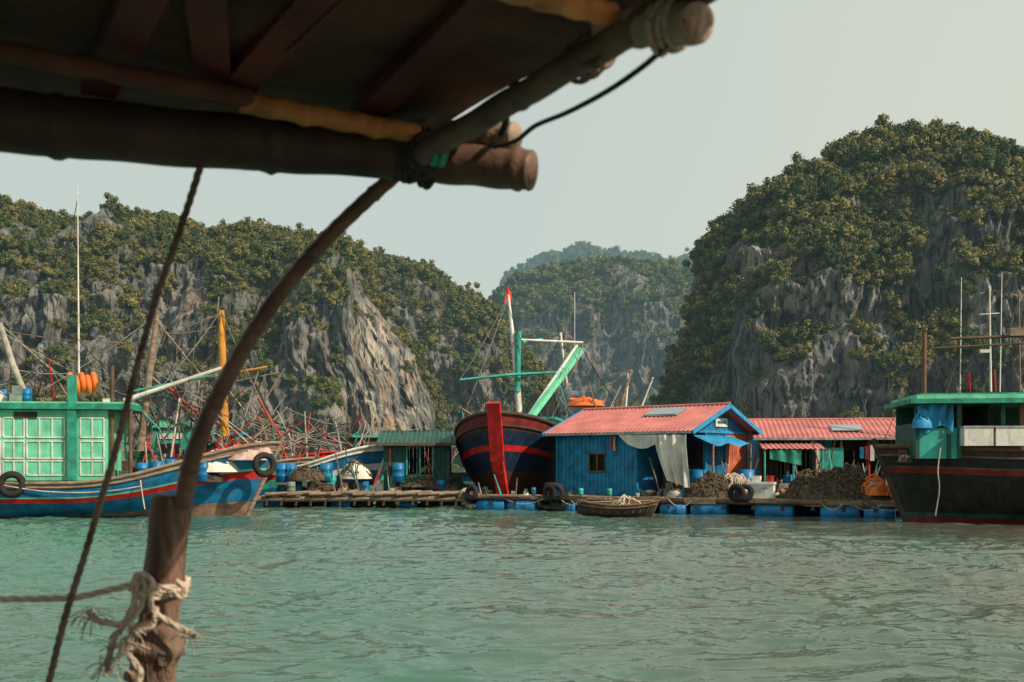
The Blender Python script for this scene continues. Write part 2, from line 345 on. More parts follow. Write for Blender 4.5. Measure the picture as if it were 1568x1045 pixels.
# ------------------------------------------------------------ water
xs=np.arange(-25,25,.065); e=25*1.06**np.arange(1,90); xs=np.concatenate([-e[::-1],xs,e])
ys=[5.0]
while ys[-1]<62: ys.append(ys[-1]+max(.04,ys[-1]**2*.00016))
while ys[-1]<4000: ys.append(ys[-1]*1.06)
ys=np.concatenate([[-400,-100,-30,-10,-3,0,2,3.5,4.5],ys])
XX,YY=np.meshgrid(xs,ys); wx=XX+.45*vn(XX*.6,YY*.6,1,4); wy=YY+.4*vn(XX*.5,YY*.5,7,5)
rdg=lambda a:1-2*np.abs(a)
H=.045*vn(wx*.5,wy*.95,0,1)+.048*vn(wx*1.15+wy*.35,wy*2.1,3,2)+.034*rdg(vn(wx*2.1-wy*.5,wy*3.7,9,3))+.020*rdg(vn(wx*3.9+wy*.6,wy*6.2,5,6))
H*=.8+.45*vn(XX*.12,YY*.1,2,8)
H*=np.clip(1-(np.abs(XX)-20)/5,0,1)*np.clip(1-(YY-48)/14,0,1)*np.clip((YY-4)/2,0,1)
me=bpy.data.meshes.new('water'); n0,n1=XX.shape
idx=np.arange(n0*n1).reshape(n0,n1); q=np.stack([idx[:-1,:-1],idx[:-1,1:],idx[1:,1:],idx[1:,:-1]],-1).reshape(-1,4)
me.vertices.add(n0*n1); me.vertices.foreach_set('co',np.stack([XX,YY,H],-1).reshape(-1).astype(np.float32))
me.loops.add(q.size); me.loops.foreach_set('vertex_index',q.reshape(-1).astype(np.int32))
me.polygons.add(len(q)); me.polygons.foreach_set('loop_start',np.arange(0,q.size,4,dtype=np.int32)); me.polygons.foreach_set('loop_total',np.full(len(q),4,dtype=np.int32))
me.polygons.foreach_set('use_smooth',np.ones(len(q),bool)); me.update(calc_edges=True)
m,nt,b=base('sea_water')
tc=nn(nt,'ShaderNodeTexCoord'); sx=nn(nt,'ShaderNodeSeparateXYZ'); nt.links.new(tc.outputs['Object'],sx.inputs[0])
mr=nn(nt,'ShaderNodeMapRange'); mr.inputs[1].default_value=-9; mr.inputs[2].default_value=16; mr.inputs[3].default_value=-.25; mr.inputs[4].default_value=.3; nt.links.new(sx.outputs[0],mr.inputs[0])
ad=nn(nt,'ShaderNodeMath',operation='ADD'); nt.links.new(noise(nt,.12,(1,.5,1),3),ad.inputs[0]); nt.links.new(mr.outputs[0],ad.inputs[1])
c=mixc(nt,ramp(nt,ad.outputs[0],.25,.8),(.055,.145,.11),(.105,.10,.078))
nt.links.new(c,b.inputs['Base Color']); b.inputs['Roughness'].default_value=.03; b.inputs['IOR'].default_value=1.38
bp=nn(nt,'ShaderNodeBump'); bp.inputs['Strength'].default_value=.6; bp.inputs['Distance'].default_value=.02
nt.links.new(noise(nt,7,(.7,1.5,1),2,.5),bp.inputs['Height']); nt.links.new(bp.outputs[0],b.inputs['Normal'])
me.materials.append(m); wo=bpy.data.objects.new('water',me); scene.collection.objects.link(wo)

# ------------------------------------------------------------ left fishing boat
L=15.; bow=P(430,680,36.5); a=math.radians(7); fr=Frame(bow.x-math.cos(a)*L/2,bow.y-math.sin(a)*L/2,7)
g=G('fishing_boat',fr.T)
rust=mat('rusty_boot_stripe',(.3,.17,.12),.8,var=.5)
pt=hull(g,L,3.8,lambda t:1.22+1.42*ss(.52,1,t)**1.2+.15*ss(.3,0,t),lambda t:-.35+.1*t,[(.26,rust),(.55,hblue),(.65,red),(.68,mint),(.9,hblue),(1,wood)],rake=1.3,deck=.86,gun=wood,deckm=wood,stem=wood)
fy=-1.55
def q(px,py,c=fy): return fr.loc(px,py,c)
cb=g('cabin'); x0=q(-160,0).x; x1=q(166,0).x; zt=q(80,628).z; zb=q(80,736).z
def panel(mb,xa,xb,za,zb_,y,m,th=.06): mb.box(((xa+xb)/2,y,(za+zb_)/2),(abs(xb-xa),th,abs(zb_-za)),m)
panel(cb,x0,x1,zb,zt,fy,mint); panel(cb,x0,x1,zb,zt,1.4,mint); cb.box((x1-.03,-.08,(zb+zt)/2),(.06,2.8,zt-zb-.01),mint); cb.box((x0+.03,-.08,(zb+zt)/2),(.06,2.8,zt-zb-.01),mint)
tr=g('cabin_trim'); 
for k,(pa,pb) in enumerate([(-110,-60),(-55,2),(6,38),(42,100),(124,160)]):
    xa=q(pa,0).x;xb=q(pb,0).x
    for (ya,yb) in [(640,670),(676,702),(706,728)]:
        za=q(80,ya).z; zc=q(80,yb).z
        for zz in (za,zc): tr.box(((xa+xb)/2,fy-.045,zz),(xb-xa,.03,.045),white)
        for i in range(int((xb-xa)/.42)+2):
            xx=xa+(xb-xa)*i/(int((xb-xa)/.42)+1); tr.box((xx,fy-.048,(za+zc)/2),(.04,.03,za-zc-.04),white)
wl=q(40,632).x; tr.box((wl,fy-.06,q(40,636).z),(.75,.03,.22),dwood)
tr.box(((x0+x1)/2+.25,-.08,zt+.12),(x1-x0+1.1,3.5,.2),mintd); tr.box(((x0+x1)/2+.25,-.08,zt+.25),(x1-x0+.9,3.3,.05),mint)
xp=q(113,0).x; tr.box((xp,fy-.16,(zb+q(113,575).z)/2),(.28,.14,q(113,575).z-zb),mintd)
for px in (172,200): 
    a0=q(px,738);b0=q(px,560 if px==172 else 620); tr.tube([a0,(a0.x,a0.y,b0.z)],.07,mwood,8)
panel(cb,x1+.02,q(205,0).x,zb,q(0,690).z,1.0,gdark)
gr=g('deck_gear'); 
for i in range(5): gr.torus(q(108+i*9,586+(i%2)*4,-1.2+.1*i),(1,.4,.1),.27,.1,orange)
clutter(g,x0+.5,x1,-1,1,zt+.3,18,5,'roof_gear',.7)
dz=1.25
clutter(g,x1+.4,q(330,0).x,-1.2,1.2,dz,38,8,'deck_gear')
for px,py,w in ((218,722,1),(240,720,.9),(262,716,.8)): gr.barrel(q(px,py,-1.1),(0,0,1),.22,.6,plast)
heap(gr,q(330,722,-.3),.9,.9,.6,tarp,tarp,31,10); heap(gr,q(375,704,-.2),.8,.8,.45,pink,tarp,32,8); heap(gr,q(300,728,-.6),.7,.6,.8,net,net,33,30)
heap(gr,q(350,700,.6),.8,.6,.5,red,dred,39,8); heap(gr,q(400,694,0),.45,.45,.35,pink,white,36,6)
for px,py in ((18,742),(405,712)): 
    p=q(px,py,-1.95 if px<100 else -1.1); g('tyre_fender').torus(p,(.15 if px<100 else .6,-1,.1),.34,.12,rubber)
ms=g('masts'); 
ms.tube([q(121,572,0),q(119,285,0)],[.04,.016],white,6)
ms.tube([q(0,495,0),q(20,560,0),q(42,610,-.2)],[.09,.12,.1],greyw,8); ms.tube([q(-60,470,0),q(2,500,0)],.05,wood,6)
ms.tube([q(215,690,0),q(228,580,0),q(241,482,0)],[.14,.13,.08],wood,10)
ms.tube([q(345,668,.2),q(341,560,.2),q(339,476,.2)],[.15,.14,.11],yell,10); ms.tube([q(335,455,.2),q(333,480,.2)],.03,wood,6)
ms.tube([q(296,582,.2),q(410,562,.2)],.04,yell,6)
ms.tube([q(190,614,-.4),q(340,564,-.2)],[.09,.07],tarp,8); ms.tube([q(200,600,-.3),q(330,574,-.3)],[.04,.04],teal,6)
ms.tube([q(235,486,0),q(320,590,.3),q(350,640,.4)],[.04]*3,wood,6); ms.tube([q(385,575,.3),q(420,650,.4)],.045,dwood,6); ms.tube([q(395,610,.3),q(432,672,.3)],.05,red,6)
ms.tube([q(230,575,.1),q(300,640,.3),q(345,690,.3)],.05,wood,6); ms.tube([q(255,590,.1),q(320,650,.3)],.05,red,6); ms.tube([q(275,610,.1),q(262,700,.3)],.04,white,6); ms.tube([q(310,560,.4),q(300,680,.4)],.03,wood,6)
rr=random.Random(5)
for i in range(30):
    x=rr.uniform(170,420); y=rr.uniform(640,690); ms.tube([q(x,y,rr.uniform(-.5,1)),q(x+rr.uniform(-55,55),y-rr.uniform(35,100),rr.uniform(-.5,1))],[.035,.02],rr.choice([wood,greyw,mwood,wood,teal,dwood]),5)
for i in range(10):
    x=rr.uniform(0,160); y=606; ms.tube([q(x,y,rr.uniform(-.5,1)),q(x+rr.uniform(-35,35),y-rr.uniform(15,60),rr.uniform(-.5,1))],[.03,.02],rr.choice([wood,mwood,dwood]),5)
rg=g('rigging')
for A_,B_ in [((241,482),(60,600)),((241,482),(400,670)),((339,476),(240,600)),((339,476),(428,672)),((120,420),(0,475)),((120,440),(215,560)),((0,505),(190,525)),((0,520),(100,600)),((5,500),(110,585)),((241,510),(330,500)),((120,300),(60,600)),((150,540),(340,480)),((180,600),(300,520)),((410,562),(340,620)),((190,540),(240,610)),((0,560),(105,572)),((241,482),(200,640)),((241,490),(290,640)),((339,480),(300,650)),((339,480),(380,660)),((225,590),(190,690)),((0,590),(60,560)),((20,560),(90,600))]:
    rg.tube(sag(q(*A_,.1),q(*B_,.1),.12),.015,random.choice([dwood,greyw,wood]),4)
for i in range(26):
    rg.tube(sag(q(rr.uniform(0,430),rr.uniform(500,600),rr.uniform(-.5,1)),q(rr.uniform(120,430),rr.uniform(600,690),rr.uniform(-.5,1)),rr.uniform(.02,.3)),.012,rr.choice([dwood,greyw,wood,roped]),4)
rg.tube(sag(q(0,742,-2),q(215,745,-2),.25),.025,ropem,5); rg.tube(sag(q(215,735,-1.9),q(222,780,-1.95),.05),.025,ropem,5)
g.done()
f2=frame_px(230,41,0); g=G('green_wheelhouse_boat',f2.T)
hull(g,9,2.6,lambda t:1.1+.9*ss(.6,1,t),lambda t:-.3,[(.5,hblue),(.65,red),(1,teal)],rake=.7)
w=g('wheelhouse'); p0=f2.loc(234,690,-.8);p1=f2.loc(290,655,-.8)
w.box(((p0.x+p1.x)/2,0,(p0.z+p1.z)/2),(p1.x-p0.x,1.6,p1.z-p0.z),teal); w.box(((p0.x+p1.x)/2,-.82,p1.z-.35),(.9,.04,.22),white); w.box(((p0.x+p1.x)/2,-.83,p1.z-.85),(.8,.04,.42),dark)
ap=f2.loc(262,640,0); xa,xb=p0.x-.15,p1.x+.15
for yy in(-.9,.9): w.add([(xa,yy,p1.z),(xb,yy,p1.z),(ap.x,yy,ap.z)],[(0,1,2)],mint)
for xq in (xa,xb): w.beam((xq,0,p1.z),(ap.x,0,ap.z),1.95,.06,gdark)
clutter(g,-4,-.2,-.8,.8,1.1,10,15); clutter(g,1.8,4,-.8,.8,1.1,10,16)
g.done()
# ------------------------------------------------------------ background fishing boats
def small_boat(px,d,deg,L,B,c1,c2,c3,seed,house=True,sh=1.3,bh=1.0):
    r=random.Random(seed); f=frame_px(px,d,deg); g=G('fishing_boat',f.T)
    hull(g,L,B,lambda t:sh+bh*ss(.5,1,t),lambda t:-.3,[(.45,c1),(.62,c2),(.72,white if seed%2 else red),(.92,c2),(1,c3)],rake=1,gun=c3,stem=c3)
    if house:
        h=g('wheelhouse'); h.box((-L*.25,0,sh+.9),(L*.25,B*.6,1.8),c3); h.box((-L*.25,0,sh+1.86),(L*.3,B*.75,.12),c2)
        for i in range(3):
            for sd in(-1,1): h.box((-L*.25-L*.08+i*L*.08,sd*B*.302,sh+1.2),(L*.05,.04,.5),dark)
        for sd in (-.15,.15): h.box((-L*.122,sd*B,sh+1.2),(.04,B*.2,.5),dark)
    m=g('masts')
    for i in range(6):
        x=r.uniform(-L*.3,L*.4);y=r.uniform(-B*.3,B*.3);hh=r.uniform(1.2,3.2); m.tube([(x,y,sh-.1),(x+r.uniform(-.8,.8),y+r.uniform(-.2,.2),sh+hh)],[.06,.035],r.choice([wood,wood,greyw,mwood,red]),6)
    for i in range(14):
        x=r.uniform(-L*.3,L*.4);a=r.choice((-1,1)); m.tube([(x,0,sh+r.uniform(.3,1.5)),(x+a*r.uniform(.8,2.5),r.uniform(-1,1),sh+r.uniform(1.2,2.8))],[.04,.025],r.choice([greyw,wood,teal,mwood,greyw,red]),5)
    for i in range(14):
        a=(r.uniform(-L*.45,L*.1),r.uniform(-1,1),sh+r.uniform(.5,3));b=(r.uniform(0,L*.48),r.uniform(-1,1),sh+r.uniform(.6,2.6)); g('rigging').tube(sag(a,b,.15,8),.014,r.choice([dwood,greyw]),4)
    clutter(g,-L*.1,L*.36,-B*.3,B*.3,sh-.15,18,seed+3); g.done()
small_boat(455,47,-18,9.5,3,red,hblue,white,21,False,1.6,1.1)
small_boat(385,50,-20,10,3.2,dred,hblue,red,24,True,1.5,.9)
small_boat(505,53,200,10,3,hmaroon,teal,mwood,27,True,1.4,.9)
small_boat(330,46,5,9,3,hblue,teal,wood,30,False,1.5,.6)
small_boat(610,56,170,10,3,hmaroon,hblue,mwood,35,False,1.3,.7)
# ------------------------------------------------------------ left raft with shack
f3=frame_px(400,41.5,3); g=G('wooden_raft',f3.T); X1=f3.loc(712,0,0).x
mb=g('deck_planks'); n=int(X1/.24)
for i in range(n):
    w=.2; mb.box((i*.24+.1,2.6+random.uniform(-.1,.1),.52+random.uniform(-.015,.015)),(w,5.3,.05),wood)
for yy in (.05,.9,2.5,4.8): g('log_frame').tube([(0-.2,yy,.38),(X1*.5,yy,.4),(X1+.1,yy,.38)],.13,wood if yy<.5 else dwood,8)
for i in range(14): g('log_frame').tube([(i*X1/14+.2,0,.1),(i*X1/14+.25,0,.5)],.07,dwood,6)
for i in range(9): g('floats').barrel((i*X1/9+.4,.7,.1),(1,0,0),.27,.8,plast if i%3==0 else rubber)
for i in range(10): g('log_frame').tube([(i*.9+.2,-.15,.58),(i*.9+1.3+random.random(),-.1+random.random()*.4,.66)],.08,wood,7)
clutter(g,.3,X1-.3,.4,2.0,.55,40,41,'gear',.75); clutter(g,.3,X1-.3,2,4.5,.55,34,42,'gear',1.1)
heap(g('gear'),f3.loc(545,722,1.2)-Vector((0,0,.3)),.7,.6,.6,tarp,net,5,30)
heap(g('gear'),f3.loc(470,735,1.2),.8,.6,.5,net,net,6,20); heap(g('gear'),f3.loc(640,745,.8),.8,.5,.4,net,net2,7,30)
for px in (432,444,500,610): g('gear').barrel(f3.loc(px,724,1.9),(0,0,1),.27,.85,plast)
g.done()
def planks(mb,a,b,z0,z1,m,w=.18,gap=.012,th=.035):
    a=Vector((a[0],a[1],0));b=Vector((b[0],b[1],0)); n=max(1,int((b-a).length/w)); d=(b-a)/n; R=d.to_track_quat('X','Z').to_matrix()
    for i in range(n):
        c=a+d*(i+.5); off=random.uniform(-.012,.012); mb.box((c.x,c.y,(z0+z1)/2+random.uniform(-.01,.01)),(d.length-gap*1.5,th+off,z1-z0),m,R)
def corr(mb,O,U,V,m,amp=.022,wl=.2):
    O=Vector(O);U=Vector(U);V=Vector(V);N=U.cross(V).normalized(); n=int(U.length/wl*6)
    mb.sheet(lambda u,v:O+U*u+V*v+N*amp*math.sin(u*U.length/wl*2*math.pi),n,2,m)
f4=frame_px(588,44,2); g=G('fishing_shack',f4.T); X1=f4.loc(688,0,0).x; W=3.2
w=g('walls'); planks(w,(0,0),(X1*.35,0),.55,2.7,gdark); planks(w,(X1*.75,0),(X1,0),.55,2.7,gdark); planks(w,(X1*.35,0),(X1*.75,0),.55,1.3,gdark); planks(w,(0,W),(X1,W),.55,2.9,gdark); planks(w,(0,0),(0,W),.55,2.7,gdark); planks(w,(X1,0),(X1,W),.55,2.7,mwood)
w.box((X1*.55,-.04,2.62),(X1*.42,.05,.08),wood); w.box((X1*.55,-.04,1.32),(X1*.42,.06,.07),wood)
for xx in (X1*.35,X1*.55,X1*.75): w.box((xx,-.05,1.95),(.07,.06,1.25),teal)
corr(g('roof'),(-.3,-.5,2.75),(X1+.6,0,0),(0,2.1,.6),gdark); corr(g('roof'),(-.3,W+.5,2.75),(X1+.6,0,0),(0,-2.1,.6),gdark)
g('roof').box((X1/2,-.5,2.7),(X1+.62,.05,.12),mwood)
clutter(g,.2,X1-.2,-1.2,-.3,.56,14,51,'gear',.8); clutter(g,.2,X1,.6,2,.56,6,52,'gear',1.2)
g.done()
# ------------------------------------------------------------ bow-on red/dark boat
L=14.; bw=P(757,628,40.4); deg=-90-9; a=math.radians(deg); fr=Frame(bw.x-math.cos(a)*L/2,bw.y-math.sin(a)*L/2,deg)
g=G('fishing_trawler',fr.T)
pt=hull(g,L,5.2,lambda t:2.3+1.65*ss(.35,1,t)**1.1,lambda t:-.4,[(.45,hmaroon),(.64,navy),(.70,red),(.84,navy),(.88,hmaroon),(1,dred)],rake=1.9,deck=.78,gun=dwood,gr=.09,deckm=mwood,stem=red,stemr=.16,bowp=.60,kbow=1.5)
st=g('stem_board'); s0=pt(1,1,0); dpt=pt(1,.55,0); bpt=pt(1,0,0)
for A_,B_,w_ in ((s0+Vector((.22,0,.38)),dpt+Vector((.1,0,0)),.55),(dpt+Vector((.1,0,.05)),bpt+Vector((.12,0,0)),.48)): st.beam(A_+Vector((0,0,0)),B_+Vector((0,.2,0)) if A_.z<2.5 else B_,w_,.22,red)
def wp(px,py,d): return fr.T.inverted()@P(px,py,d)
h=g('wheelhouse'); h.box((-3.2,0,3.2),(3.2,2.6,1.6),mint); h.box((-3.2,0,4.06),(3.8,3.1,.12),teal); 
for yy in (-.8,0,.8): h.box((-1.58,yy,3.5),(.05,.55,.6),dark)
m=g('masts')
m.tube([wp(796,645,45),wp(790,560,45),wp(778,452,45)],[.14,.13,.06],white,10); m.tube([wp(792,600,44.9),wp(794,508,44.9)],.14,teal,10)
m.tube([wp(778,462,45),wp(777,440,45)],.05,red,6)
m.beam(wp(808,645,43),wp(890,535,46),.3,.22,mint); m.beam(wp(800,650,43),wp(884,528,46),.08,.1,white)
m.tube([wp(704,582,44),wp(782,574,44.5),wp(860,570,45)],[.05,.07,.05],teal,8); m.tube([wp(786,520,45),wp(893,525,46)],[.05,.06],white,8)
m.tube([wp(800,524,45),wp(830,520,46)],.06,teal,8)
m.tube([wp(893,524,46),wp(878,570,46)],.07,wood,8); m.tube([wp(858,510,46),wp(868,590,46)],.06,white,8); m.tube([wp(866,510,46),wp(862,590,46)],.05,wood,8)
m.tube([wp(880,448,50),wp(880,560,50)],.02,white,5); m.tube([wp(967,566,46),wp(945,640,46)],[.06,.09],wood,8); m.tube([wp(962,572,46),wp(958,625,46)],.05,white,6); m.tube([wp(1000,578,46),wp(980,630,46)],.04,white,6)
for i in range(12):
    x=rr.uniform(800,960); m.tube([wp(x,640,45+rr.random()),wp(x+rr.uniform(-25,25),rr.uniform(585,620),45+rr.random())],.03,rr.choice([wood,greyw,teal,dwood]),5)
g('flag').add([wp(776,442,45),wp(783,448,45.1),wp(782,468,45),wp(772,464,44.9)],[(0,1,2,3)],red)
for A_,B_ in [((778,455),(704,582)),((778,455),(700,660)),((778,470),(850,640)),((790,520),(720,640)),((890,530),(940,610)),((890,530),(960,640)),((858,515),(800,640)),((704,582),(760,640)),((704,580),(745,622)),((780,600),(735,640)),((893,525),(845,640)),((880,545),(925,600)),((786,525),(700,600)),((860,570),(820,640)),((967,566),(900,600)),((1000,580),(940,640))]:
    g('rigging').tube(sag(wp(*A_,44.5),wp(*B_,45),.15),.014,dwood if random.random()<.6 else greyw,4)
gg=g('deck_gear')
heap(gg,wp(897,622,46),.9,.9,.4,orange,orange,61,6); gg.tube([wp(872,612,46),wp(925,617,46)],.09,orange,8); gg.tube([wp(705,625,43),wp(745,650,42)],.05,wood,6)
for i in range(9): gg.tube([wp(712+i*4,650,43),wp(708+i*7,622+random.uniform(-8,10),43.5)],.03,random.choice([dwood,wood,teal]),5)
clutter(g,-1,4.5,-1.5,1.5,2.8,26,64,'deck_gear'); clutter(g,-6.5,-5,-1.5,1.5,2.3,8,65,'deck_gear')
g.done()
# ------------------------------------------------------------ right platform
A_=P(712,0,40.2);B_=P(1380,0,33.8); ang=math.degrees(math.atan2(B_.y-A_.y,B_.x-A_.x)); fp=Frame(A_.x,A_.y,ang); PL=math.hypot(B_.x-A_.x,B_.y-A_.y)
g=G('floating_platform',fp.T); n=int(PL/.22)
xs0=fp.loc(845,0,.1).x
for i in range(n):
    dpt_=9.1 if i*.22>xs0 else 1.1
    g('deck_planks').box((i*.22+.1,dpt_/2+random.uniform(-.08,.08),.58+random.uniform(-.015,.015)),(.19,dpt_,.05),wood)
for yy,zz,r in ((-.02,.5,.09),(.5,.42,.1),(3,.4,.1),(6,.4,.1),(8.8,.4,.1)): g('frame_logs').tube([(x,yy+random.uniform(-.03,.03),zz+random.uniform(-.03,.03)) for x in np.linspace(-.2 if yy<1 else xs0,PL+.1,12)],r,mwood,8)
for i in range(16): g('frame_logs').box((i*PL/16+.2,.3,.3),(.12,1,.14),dwood)
def lp(px): return fp.loc(px,0,.1).x
for a0,b0 in ((732,776),(780,824),(1012,1053),(1058,1115),(1156,1216),(1256,1318),(1322,1372),(870,884)):
    xa,xb=lp(a0),lp(b0); g('float_drums').barrel(((xa+xb)/2,.12,.15),(1,0,random.uniform(-.05,.05)),.3,(xb-xa)*.96,plast,18)
for i in range(16): 
    if i*PL/16>xs0: g('float_drums').barrel((i*PL/16+.5,2.4,.15),(1,0,0),.29,1,plast,12)
tyre=g('tyre_fenders')
for px in (842,852,1128,1140,722): tyre.torus(fp.loc(px,755,-.15),(random.uniform(-.3,.3),-1,random.uniform(-.2,.4)),.24,.1,rubber)
tyre.torus(fp.loc(848,745,.3),(0,.2,1),.3,.11,rubber)
for i in range(12):
    x=random.uniform(0,PL); g('mooring_ropes').tube(sag((x,-.12,.56),(x+random.uniform(.6,2),-.14,.5),.25),.02,ropem,5)
heap(g('mooring_ropes'),fp.loc(718,762,.25),.5,.35,.35,net,ropem,3,26,.03)
for i in range(26):
    x=random.uniform(0,PL); g('edge_boards').box((x,-.1+random.uniform(-.03,.03),.5+random.uniform(-.08,.08)),(random.uniform(.5,1.6),.04,.12),random.choice([wood,mwood,dwood]),Matrix.Rotation(random.uniform(-.05,.05),3,'Y'))
g.done()
f=lambda px,py,c:fp.loc(px,py,c)
def single(name,fn,T=None):
    g=G(name,T); fn(g); g.done()
def netpile(px,c,rx,ry,h,m,m2,seed):
    p=f(px,750,c); single('fishing_net_pile',lambda g:heap(g('net'),(p.x,p.y,.62),rx,ry,h,m,m2,seed,110,.028),fp.T)
netpile(1088,.9,1.0,.7,.7,net,net,71); netpile(1125,1.2,.8,.6,.75,net,ropem,72); netpile(1250,1.0,1.1,.8,.9,net,net,73); netpile(1295,1.0,1.0,.8,1.05,net,net,74); netpile(1335,.8,.7,.5,.6,net,orange,75)
def ob(g):
    heap(g('bag'),f(1343,760,.5)+Vector((0,0,.05)),.36,.3,.42,orange,ropem,78,12,.03); g('bag').tube(smooth([f(1325,735,.4),f(1338,728,.4),f(1355,742,.4),f(1358,755,.4)],14),.05,orange,6)
single('orange_buoy_bundle',ob,fp.T)
def cool(g):
    p=f(1167,745,.35); z=.62
    g('box').box((p.x,p.y,z+.27),(.85,.55,.5),white); g('box').box((p.x,p.y,z+.55),(.92,.62,.08),white); g('box').box((p.x-.2,p.y,z+.7),(.3,.3,.22),white)
    g('box').box((p.x+.1,p.y-.3,z+.42),(.3,.03,.06),steel); g('box').tube([(p.x+.28,p.y,z+.6),(p.x+.28,p.y,z+.82)],[.12,.15],red,10)
single('white_cooler_box',cool,fp.T)
for px,c,zz in ((1070,1.3,0),(1142,2.0,0),(1060,1.5,0)):
    p=f(px,740,c); single('blue_plastic_drum',lambda g:(g('drum').barrel((p.x,p.y,.62+.5),(0,0,1),.32,1.0,plast),g('drum').torus((p.x,p.y,1.63),(0,0,1),.27,.02,plast)),fp.T)
g=G('fishing_gear_clutter',fp.T)
clutter(g,lp(1190),lp(1370),1.5,3.0,.62,34,81,'gear',.9); clutter(g,lp(1060),lp(1200),1.6,2.6,.62,14,82,'gear',.7); clutter(g,lp(860),lp(1000),.2,.6,.62,7,83,'gear',.4); clutter(g,.1,lp(840),.4,.9,.62,8,84,'gear',.4)
g.done()
# ------------------------------------------------------------ blue floating house
th=40; L=6.0; W=5.0; C=P(1048,0,37.6); a=math.radians(-th); fh=Frame(C.x-L*math.cos(a),C.y-L*math.sin(a),-th)
g=G('blue_floating_house',fh.T); z0=.62; z1=3.12; zr=4.1
w=g('walls'); xs_=fh.loc(975,0,0).x
wa=fh.loc(903,0,0).x; wb=fh.loc(927,0,0).x; wz0=fh.loc(915,722,0).z; wz1=fh.loc(915,695,0).z
planks(w,(0,0),(wa,0),z0,z1,blue); planks(w,(wb,0),(xs_,0),z0,z1,blue); planks(w,(wa,0),(wb,0),z0,wz0,blue); planks(w,(wa,0),(wb,0),wz1,z1,blue)
g('window').box(((wa+wb)/2,.1,(wz0+wz1)/2),(wb-wa,.04,wz1-wz0),dark)
for xx in (wa,(wa+wb)/2,wb): g('window').box((xx,-.03,(wz0+wz1)/2),(.05,.05,wz1-wz0+.1),mwood)
for zz in (wz0,wz1): g('window').box(((wa+wb)/2,-.035,zz),(wb-wa+.14,.06,.06),mwood)
planks(w,(0,W),(L,W),z0,z1,blue); planks(w,(0,0),(0,W),z0,z1,blue); planks(w,(xs_,1.6),(L,1.6),z0,z1,navy); planks(w,(xs_,0),(xs_,1.6),z0,z1,hblue)
planks(w,(L,1.6),(L,3.2),z0,z1,hblue); planks(w,(L,3.2),(L,W),z0,z1,concrete)
w.box((xs_*.5,-.03,z0+.06),(xs_,.05,.12),hblue); w.box((xs_*.5,-.03,z1-.1),(xs_,.05,.1),hblue)
po=g('posts')
for p in ((L,0),(L,1.6),(L,3.2),(L,W),(xs_,0),(0,0)): po.box((p[0],p[1]-.03,(z0+z1)/2),(.11,.11,z1-z0),blue)
po.box((L/2,-.02,z1+.03),(L+.2,.1,.12),blue)
g('door').box(((xs_+L)/2-.4,1.55,1.6),(.85,.06,1.95),mwood); g('door').box(((xs_+L)/2+.7,1.55,2.1),(.7,.06,.7),dark)
r=g('roof'); ov=.4; sl=(zr-z1)/(W/2); zo=z1-.3*sl+.1
corr(r,(-.5,-.35,zo),(L+1.1,0,0),(0,W/2+.35,zr+.1-zo),roofr); corr(r,(-.5,W+.35,zo),(L+1.1,0,0),(0,-W/2-.35,zr+.1-zo),roofr)
r.tube([(-.5,W/2,zr+.11),(L+.6,W/2,zr+.11)],.07,roofr,8)
for sx_ in (L+.6,-.52):
    r.beam((sx_,-.4,zo-.06),(sx_,W/2,zr+.04),.05,.16,bluet); r.beam((sx_,W+.4,zo-.06),(sx_,W/2,zr+.04),.05,.16,bluet)
r.box((L/2,-.36,zo-.05),(L+1.05,.04,.1),steel)
ga=g('gable'); 
for sx_ in (L+.03,-.03):
    n=24
    for i in range(n):
        y=W*(i+.5)/n; h=(zr-z1)*(1-abs(y-W/2)/(W/2)); ga.box((sx_,y,z1+h/2),(.04,W/n-.012,h),blue)
    ga.box((sx_*1.001,W/2,z1),(.09,W,.1),bluet)
ga.box((L+.1,W/2+.2,z1+.38),(.04,.95,.34),white); ga.box((L+.122,W/2+.2,z1+.38),(.01,.7,.1),hblue)
aw=g('awning'); aw.sheet(lambda u,v:Vector((L+.08+v*.9,.4+u*3.2,z1-.15-v*.38-.06*math.sin(u*12)*v)),24,5,bluet); 
for yy in(.45,3.5): po.tube([(L+.95,yy,z0),(L+.97,yy,z1-.5)],.04,wood,6)
tp=g('hanging_tarp'); 
def tf(u,v):
    top=fh.loc(1000+u*53,666,-.38); bot=fh.loc(1022+u*34,748-12*(1-u),-.45); mid=fh.loc(1004+u*50,700,-.55)
    p=(1-v)**2*top+2*v*(1-v)*mid+v*v*bot; p.y+=.09*math.sin(u*17+v*3)+.05*math.sin(u*31-v*2); return p
tp.sheet(tf,40,20,tarp)
def tf2(u,v):
    a=fh.loc(948,666,-.36).lerp(fh.loc(1006,666,-.36),u); s=math.sin(u*math.pi)**.8*.35+.25*u; return a-Vector((0,-.03*math.sin(u*20),v*(s+.05)))
tp.sheet(tf2,20,6,tarp)
sp=g('solar_panel'); N_=Vector((0,-(zr-z1),W/2)).normalized(); pc=Vector((4.1,1.7,zo+(1.7+.35)/(W/2+.35)*(zr+.1-zo)+.08)); R=Matrix(((1,0,0),(0,N_.z,N_.y),(0,-N_.y,N_.z))); sp.box(pc,(1.5,.8,.04),glassm,R); sp.box(pc-N_*.03,(1.58,.88,.03),steel,R)
clutter(g,xs_+.2,L-.1,.2,1.3,z0,10,91,'porch_items',.7); clutter(g,L+.2,L+1,1,4.5,z0,12,92,'porch_items',.8)
for i in range(6): 
    g('laundry').box((fh.loc(937,0,-.12).x+.07*(i%3),-.14,2.72-.12*(i%2)),(.09,.04+.01*i,.3+.08*(i%3)),[red,dred,pink][i%3])
g.done()
